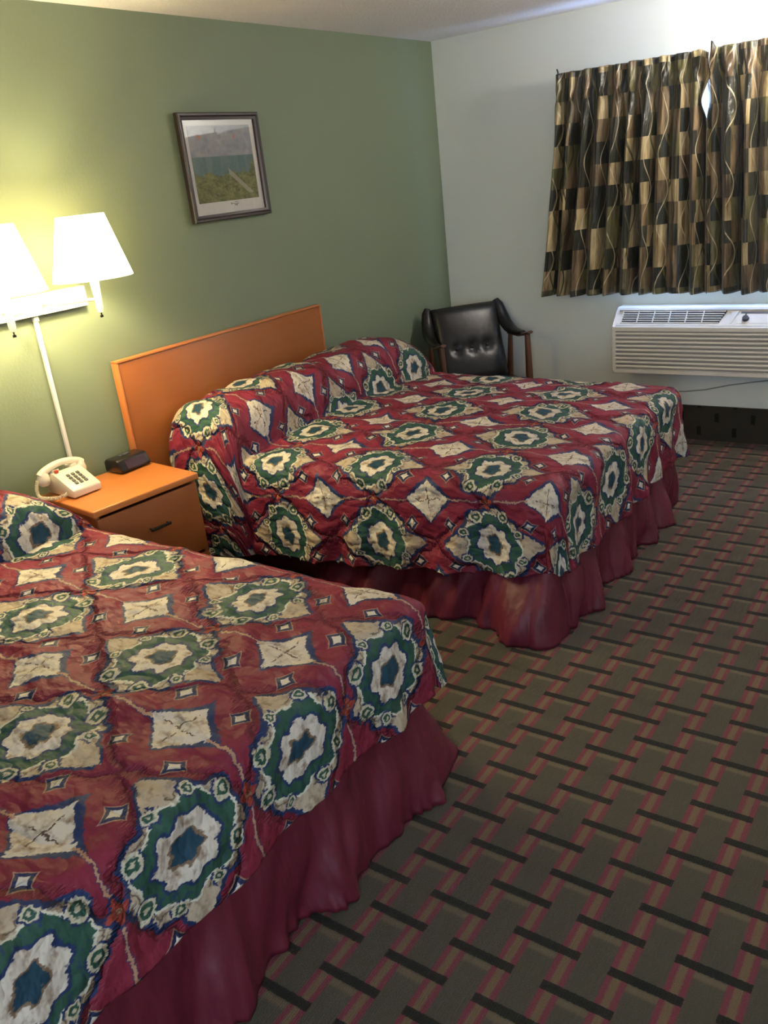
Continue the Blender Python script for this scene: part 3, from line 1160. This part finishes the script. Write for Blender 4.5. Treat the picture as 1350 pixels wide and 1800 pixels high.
for sy in (-1, 1):
    bm = B()
    pts = [(-0.015, sy*0.235, 0.875), (0.000, sy*0.245, 0.845), (0.022, sy*0.255, 0.79), (0.060, sy*0.264, 0.735), (0.115, sy*0.272, 0.700), (0.18, sy*0.278, 0.685), (0.25, sy*0.282, 0.686), (0.30, sy*0.283, 0.693)]
    tube(bm, pts, [0.020, 0.034, 0.040, 0.042, 0.040, 0.034, 0.028, 0.018], 14, flat=0.62, upv=(1, 0, 0.2))
    o = obj('arm_pad', bm, 'black_vinyl', t_)
    bm = B()
    tube(bm, [(0.10, sy*0.272, 0.668), (0.24, sy*0.283, 0.668), (0.34, sy*0.285, 0.690), (0.405, sy*0.285, 0.708)], [0.018, 0.019, 0.021, 0.019], 10, flat=0.5, upv=(0, 0, 1))
    obj('armrest', bm, 'dark_wood', t_)
    bm = B(); tube(bm, [(0.362, sy*0.284, 0.690), (0.372, sy*0.282, 0.45), (0.405, sy*0.270, 0.0)], [0.017, 0.023, 0.012], 12, upv=(1, 0, 0)); obj('leg', bm, 'dark_wood', t_)
    bm = B(); tube(bm, [(0.115, sy*0.274, 0.664), (0.095, sy*0.270, 0.42), (0.005, sy*0.26, 0.0)], [0.014, 0.021, 0.012], 12, upv=(1, 0, 0)); obj('leg', bm, 'dark_wood', t_)
    bm = B(); bx(bm, 0.10, 0.375, sy*0.262-0.010, sy*0.262+0.010, 0.315, 0.345, 0.004); obj('side_rail', bm, 'dark_wood', t_)

# ------------------------------------------------------------------ curtains
def curtain(name, label, xa, xb, xa_bot, xb_bot, seed, flap):
    """pinch-pleated panel with an upstanding heading. flap: 'l' or 'r' edge that leans away at the top"""
    ZT, ZP, ZB = 2.128, 2.005, 0.897
    npl = 10
    nu, nz = npl*26, 110
    bm = B()
    uvl = bm.loops.layers.uv.new('flat')
    rows = []
    for j in range(nz+1):
        f = j/nz
        z = ZT + (ZB-ZT)*f
        row = []
        arc = 0.0
        prev = None
        for i in range(nu+1):
            g = i/nu
            gw = g + 0.020*noise.noise(Vector((g*6, f*0.9, seed))) + 0.006*noise.noise(Vector((g*17, f*3, seed)))
            ph = gw*npl*2*PI
            below = sstep(ZP, ZP-0.28, z) if z < ZP else 0.0
            pin = math.exp(-((z-ZP)/0.030)**2)
            head = sstep(ZP-0.005, ZT-0.03, z)
            amp_v = max(0.25, 0.85 + 1.3*noise.noise(Vector((g*7, seed, 1.7))))
            A = 0.013 + 0.040*below*amp_v + 0.001*head
            sharp = math.sin(ph) + 0.25*math.sin(2*ph + 1.0)*below + 0.4*noise.noise(Vector((g*22, f*2.2, seed+4)))*below
            y = -0.115 - A*sharp - 0.018*pin*(max(0.0, math.cos(ph-PI/2))**3)*1.2
            y += 0.006*head*math.sin(ph*2 + seed + 3*g)
            # narrower at the pinches, wider towards the hem
            xl = xa + (xa_bot-xa)*f**1.3
            xr = xb + (xb_bot-xb)*f**1.3
            x = xl + (xr-xl)*g
            # pinch draws cloth sideways towards the pleat centre
            x += -(xb-xa)/npl/(2*PI)*0.75*math.sin(ph-PI/2+PI/2 - PI/2)*pin*0.8
            x += (xb-xa)/npl/(2*PI)*0.55*math.sin(2*ph)*below*0.6
            if flap == 'r':
                e = sstep(0.93, 1.0, g)
                gap = math.exp(-((z-1.885)/0.070)**2)
                x += e*(-0.036*gap + 0.004*head)
                y += -e*(0.03*head + 0.012)
            else:
                e = sstep(0.07, 0.0, g)
                gap = math.exp(-((z-1.885)/0.070)**2)
                x += e*(0.012*gap + 0.030*head)
                y += e*(0.026 - 0.05*head)
            zz = z
            if head > 0:
                zz += 0.005*head*noise.noise(Vector((g*16, 0.3, seed)))
                if flap == 'r': zz -= head*0.022*sstep(0.93, 1.0, g)
                else: zz += head*0.028*sstep(0.05, 0.0, g)
            if f > 0.9:
                zz += (f-0.9)/0.1*0.010*noise.noise(Vector((g*7, 0.0, seed+8)))
            p = Vector((x, min(y, -0.035), zz))
            row.append([p, 0.0])
        rows.append(row)
    # flat width taken from the mid-height fold length
    mid = rows[nz//2]
    arcs = [0.0]
    for i in range(1, nu+1):
        arcs.append(arcs[-1] + (mid[i][0]-mid[i-1][0]).length)
    vs_ = [[bm.verts.new(p[0]) for p in r_] for r_ in rows]
    for j in range(nz):
        for i in range(nu):
            f = bm.faces.new((vs_[j][i], vs_[j+1][i], vs_[j+1][i+1], vs_[j][i+1]))
            for lp, (jj, ii) in zip(f.loops, ((j, i), (j+1, i), (j+1, i+1), (j, i+1))):
                lp[uvl].uv = (arcs[ii] + seed*0.13, (ZT + (ZB-ZT)*jj/nz))
    o = obj(name, bm, 'curtain', None, True, 180)
    so = o.modifiers.new('thickness', 'SOLIDIFY')
    so.thickness = 0.0015
    return tag(o, label, 'curtain', 'pinch pleated curtains on the window rod')


curtain('curtain', 'brown and olive patchwork curtain, left panel ending beside the bare wall', 0.870, 1.722, 0.735, 1.745, 2.0, 'r')
curtain('curtain', 'brown and olive patchwork curtain, right panel running out of the frame', 1.700, 2.640, 1.722, 2.740, 5.0, 'l')
t_ = thing('curtain_rod', 'dark metal curtain rod holding both patchwork curtains', 'curtain rod', (0.872, -0.085, 2.035))
bm = B(); tube(bm, [(0, 0, 0), (1.80, 0, 0)], 0.008, 10); obj('rod', bm, 'dark_metal', t_)
bm = B(); tube(bm, [(0.0, 0, -0.01), (0.0, 0.0, 0.105), (0.0, -0.012, 0.118)], 0.0045, 8); obj('finial', bm, 'dark_metal', t_)
for xx in (0.0, 1.80):
    bm = B(); tube(bm, [(xx, 0, 0), (xx, 0.084, 0)], 0.006, 8); bx(bm, xx-0.012, xx+0.012, 0.078, 0.0845, -0.03, 0.03, 0.001); obj('bracket', bm, 'dark_metal', t_)

# ------------------------------------------------------------------ air conditioner under the window
AX0, AX1, AZ0, AZ1, AZF, AD = 0.0, 1.067, 0.0, 0.377, 0.283, -0.20
t_ = thing('air_conditioner', 'cream through-wall air conditioner with ribbed front below the curtains', 'air conditioner', (1.216, -0.0005, 0.442))
bm = B()
# main shell, front hollowed for the ribs by building it as profile prism
prism(bm, [(0.0, AZ0), (AD+0.024, AZ0), (AD+0.012, AZ0+0.006), (AD+0.012, AZF-0.004), (AD+0.022, AZF-0.002), (-0.100, AZ1-0.014), (-0.085, AZ1), (0.0, AZ1)], 'x', AX0, AX1, 0.004)
shell = obj('housing', bm, 'cream_plastic', t_)
# front bezel: ring with rounded corners
def rring(bm, x0, x1, z0, z1, r, yA, yB, wid, seg=8):
    def loop(d, y):
        pts = []
        rr = max(0.002, r-d)
        for (cx_, cz_, a0_) in ((x1-r, z1-r, 0), (x0+r, z1-r, PI/2), (x0+r, z0+r, PI), (x1-r, z0+r, 3*PI/2)):
            for k in range(seg+1):
                a = a0_ + PI/2*k/seg
                pts.append(bm.verts.new((cx_+rr*math.cos(a), y, cz_+rr*math.sin(a))))
        return pts
    L_ = [loop(0.0, yA), loop(0.0, yB+0.006), loop(0.006, yB), loop(wid, yB), loop(wid, yA)]
    for i in range(5):
        a, c_ = L_[i], L_[(i+1) % 5]
        n_ = len(a)
        for k in range(n_):
            bm.faces.new((a[k], a[(k+1) % n_], c_[(k+1) % n_], c_[k]))
bm = B(); rring(bm, AX0, AX1, AZ0, AZF, 0.028, AD+0.011, AD-0.002, 0.030); obj('front_bezel', bm, 'cream_plastic', t_)
bm = B()
nr = 9
for k in range(nr):
    z = 0.036 + k*(0.232-0.012)/nr
    prism(bm, [(AD+0.012, z), (AD+0.002, z+0.002), (AD-0.003, z+0.0085), (AD-0.001, z+0.0135), (AD+0.012, z+0.0155)], 'x', AX0+0.016, AX1-0.016)
o = obj('front_ribs', bm, 'cream_plastic', t_)
bm = B(); bx(bm, AX0+0.028, AX1-0.028, AD+0.0085, AD+0.0118, 0.030, 0.252); obj('front_recess', bm, 'rib_shadow', t_, False)  # grey sheet standing in for the shade between the ribs
# sloping discharge grille
p0 = Vector((0, AD+0.022, AZF-0.002)); p1 = Vector((0, -0.100, AZ1-0.014))
sd = (p1-p0).normalized(); L_s = (p1-p0).length
nn_ = Vector((0, sd.z, -sd.y)); nn_ = nn_ if nn_.z > 0 else -nn_
def slab(bm, x0, x1, s0, s1, h0, h1, skew=0.0):
    vs_ = []
    for h_ in (h0, h1):
        for (x_, s_) in ((x0, s0), (x1, s0), (x1+skew, s1), (x0+skew*0.0, s1)):
            vs_.append(bm.verts.new(Vector((x_, 0, 0)) + p0 + sd*s_ + nn_*h_))
    for f in ((3, 2, 1, 0), (4, 5, 6, 7), (0, 1, 5, 4), (1, 2, 6, 5), (2, 3, 7, 6), (3, 0, 4, 7)):
        bm.faces.new([vs_[i] for i in f])
gx0, gx1 = 0.045, 0.605
bm = B(); slab(bm, gx0, gx1, 0.018, L_s-0.012, 0.0003, 0.0020, 0.035); obj('grille_opening', bm, 'dark_slot', t_, False)
bm = B()
for k in range(6):
    s_ = 0.018 + (L_s-0.030)*(k+0.0)/5.5
    slab(bm, gx0, gx1+0.03*(k/5.5), s_, s_+0.0042, 0.002, 0.0075)
for k in range(6):
    x_ = gx0 + (gx1-gx0)*(k)/6.0
    slab(bm, x_+0.0, x_+0.005, 0.018, L_s-0.012, 0.002, 0.0085, 0.0)
slab(bm, AX0+0.02, AX1-0.02, L_s-0.010, L_s+0.004, 0.0, 0.010)
slab(bm, AX0+0.02, AX1-0.02, 0.000, 0.014, 0.0, 0.006)
obj('louvre_grille', bm, 'cream_plastic', t_, False)
bm = B(); slab(bm, 0.665, 0.674, 0.016, L_s-0.014, 0.0, 0.006, 0.03); slab(bm, 0.70, 1.03, 0.020, L_s-0.022, 0.0, 0.003); obj('control_panel', bm, 'cream_plastic', t_, False)
bm = B(); slab(bm, 0.715, 1.02, L_s-0.032, L_s-0.020, 0.003, 0.0045); obj('panel_label', bm, 'grey_plastic', t_, False)
for xk in (0.745, 0.90):
    bm = B()
    c_ = Vector((xk, 0, 0)) + p0 + sd*(L_s*0.42) + nn_*0.003
    tube(bm, [c_, c_+nn_*0.014], [0.019, 0.016], 18, upv=(1, 0, 0))
    q0 = c_ + nn_*0.014
    tube(bm, [q0 - sd*0.014, q0 + sd*0.024], [0.005, 0.004], 8)
    o = obj('knob', bm, 'dark_slot', t_); o['label'] = 'black control knob'

# cord pinned along the wall below the unit
bm = B()
tube(bm, [(1.50, -0.006, 0.292), (1.60, -0.006, 0.296), (1.72, -0.006, 0.312), (1.85, -0.006, 0.345), (1.98, -0.006, 0.368), (2.15, -0.006, 0.395), (2.25, -0.006, 0.43)], 0.0035, 6)
o = obj('power_cord', bm, 'cable'); tag(o, 'thin grey cord running along the wall below the air conditioner', 'cord')

# ------------------------------------------------------------------ hanging globe lamp beside the window (right of the frame)
t_ = thing('hanging_lamp', 'lit white globe lamp hanging from the ceiling beside the window', 'lamp', (GLOBE[0], GLOBE[1], H))
bm = B(); lathe(bm, [(0.0, -0.02), (0.05, -0.018), (0.06, 0.0), (0.0, 0.0)], 0, 0, -0.0005, 24); obj('canopy', bm, 'white_metal', t_)
bm = B(); tube(bm, [(0, 0, -0.02), (0, 0, GLOBE[2]-H+0.10)], 0.004, 8); obj('stem', bm, 'white_metal', t_)
bm = B()
# open-topped bowl so the lamp throws light up the wall and over the ceiling
zc_ = GLOBE[2]-H
lathe(bm, [(0.12, zc_-0.02), (0.125, zc_-0.04), (0.105, zc_-0.09), (0.05, zc_-0.125), (0.004, zc_-0.13), (0.004, zc_-0.127), (0.048, zc_-0.122), (0.102, zc_-0.088), (0.122, zc_-0.04), (0.117, zc_-0.02)], 0, 0, 0.0, 32, closed=True)
obj('bowl', bm, 'globe', t_)
bm = B()
for a in (0, 2*PI/3, 4*PI/3):
    tube(bm, [(0, 0, zc_+0.10), (0.108*math.cos(a), 0.108*math.sin(a), zc_-0.015)], 0.0015, 6)
obj('hanger', bm, 'white_metal', t_)
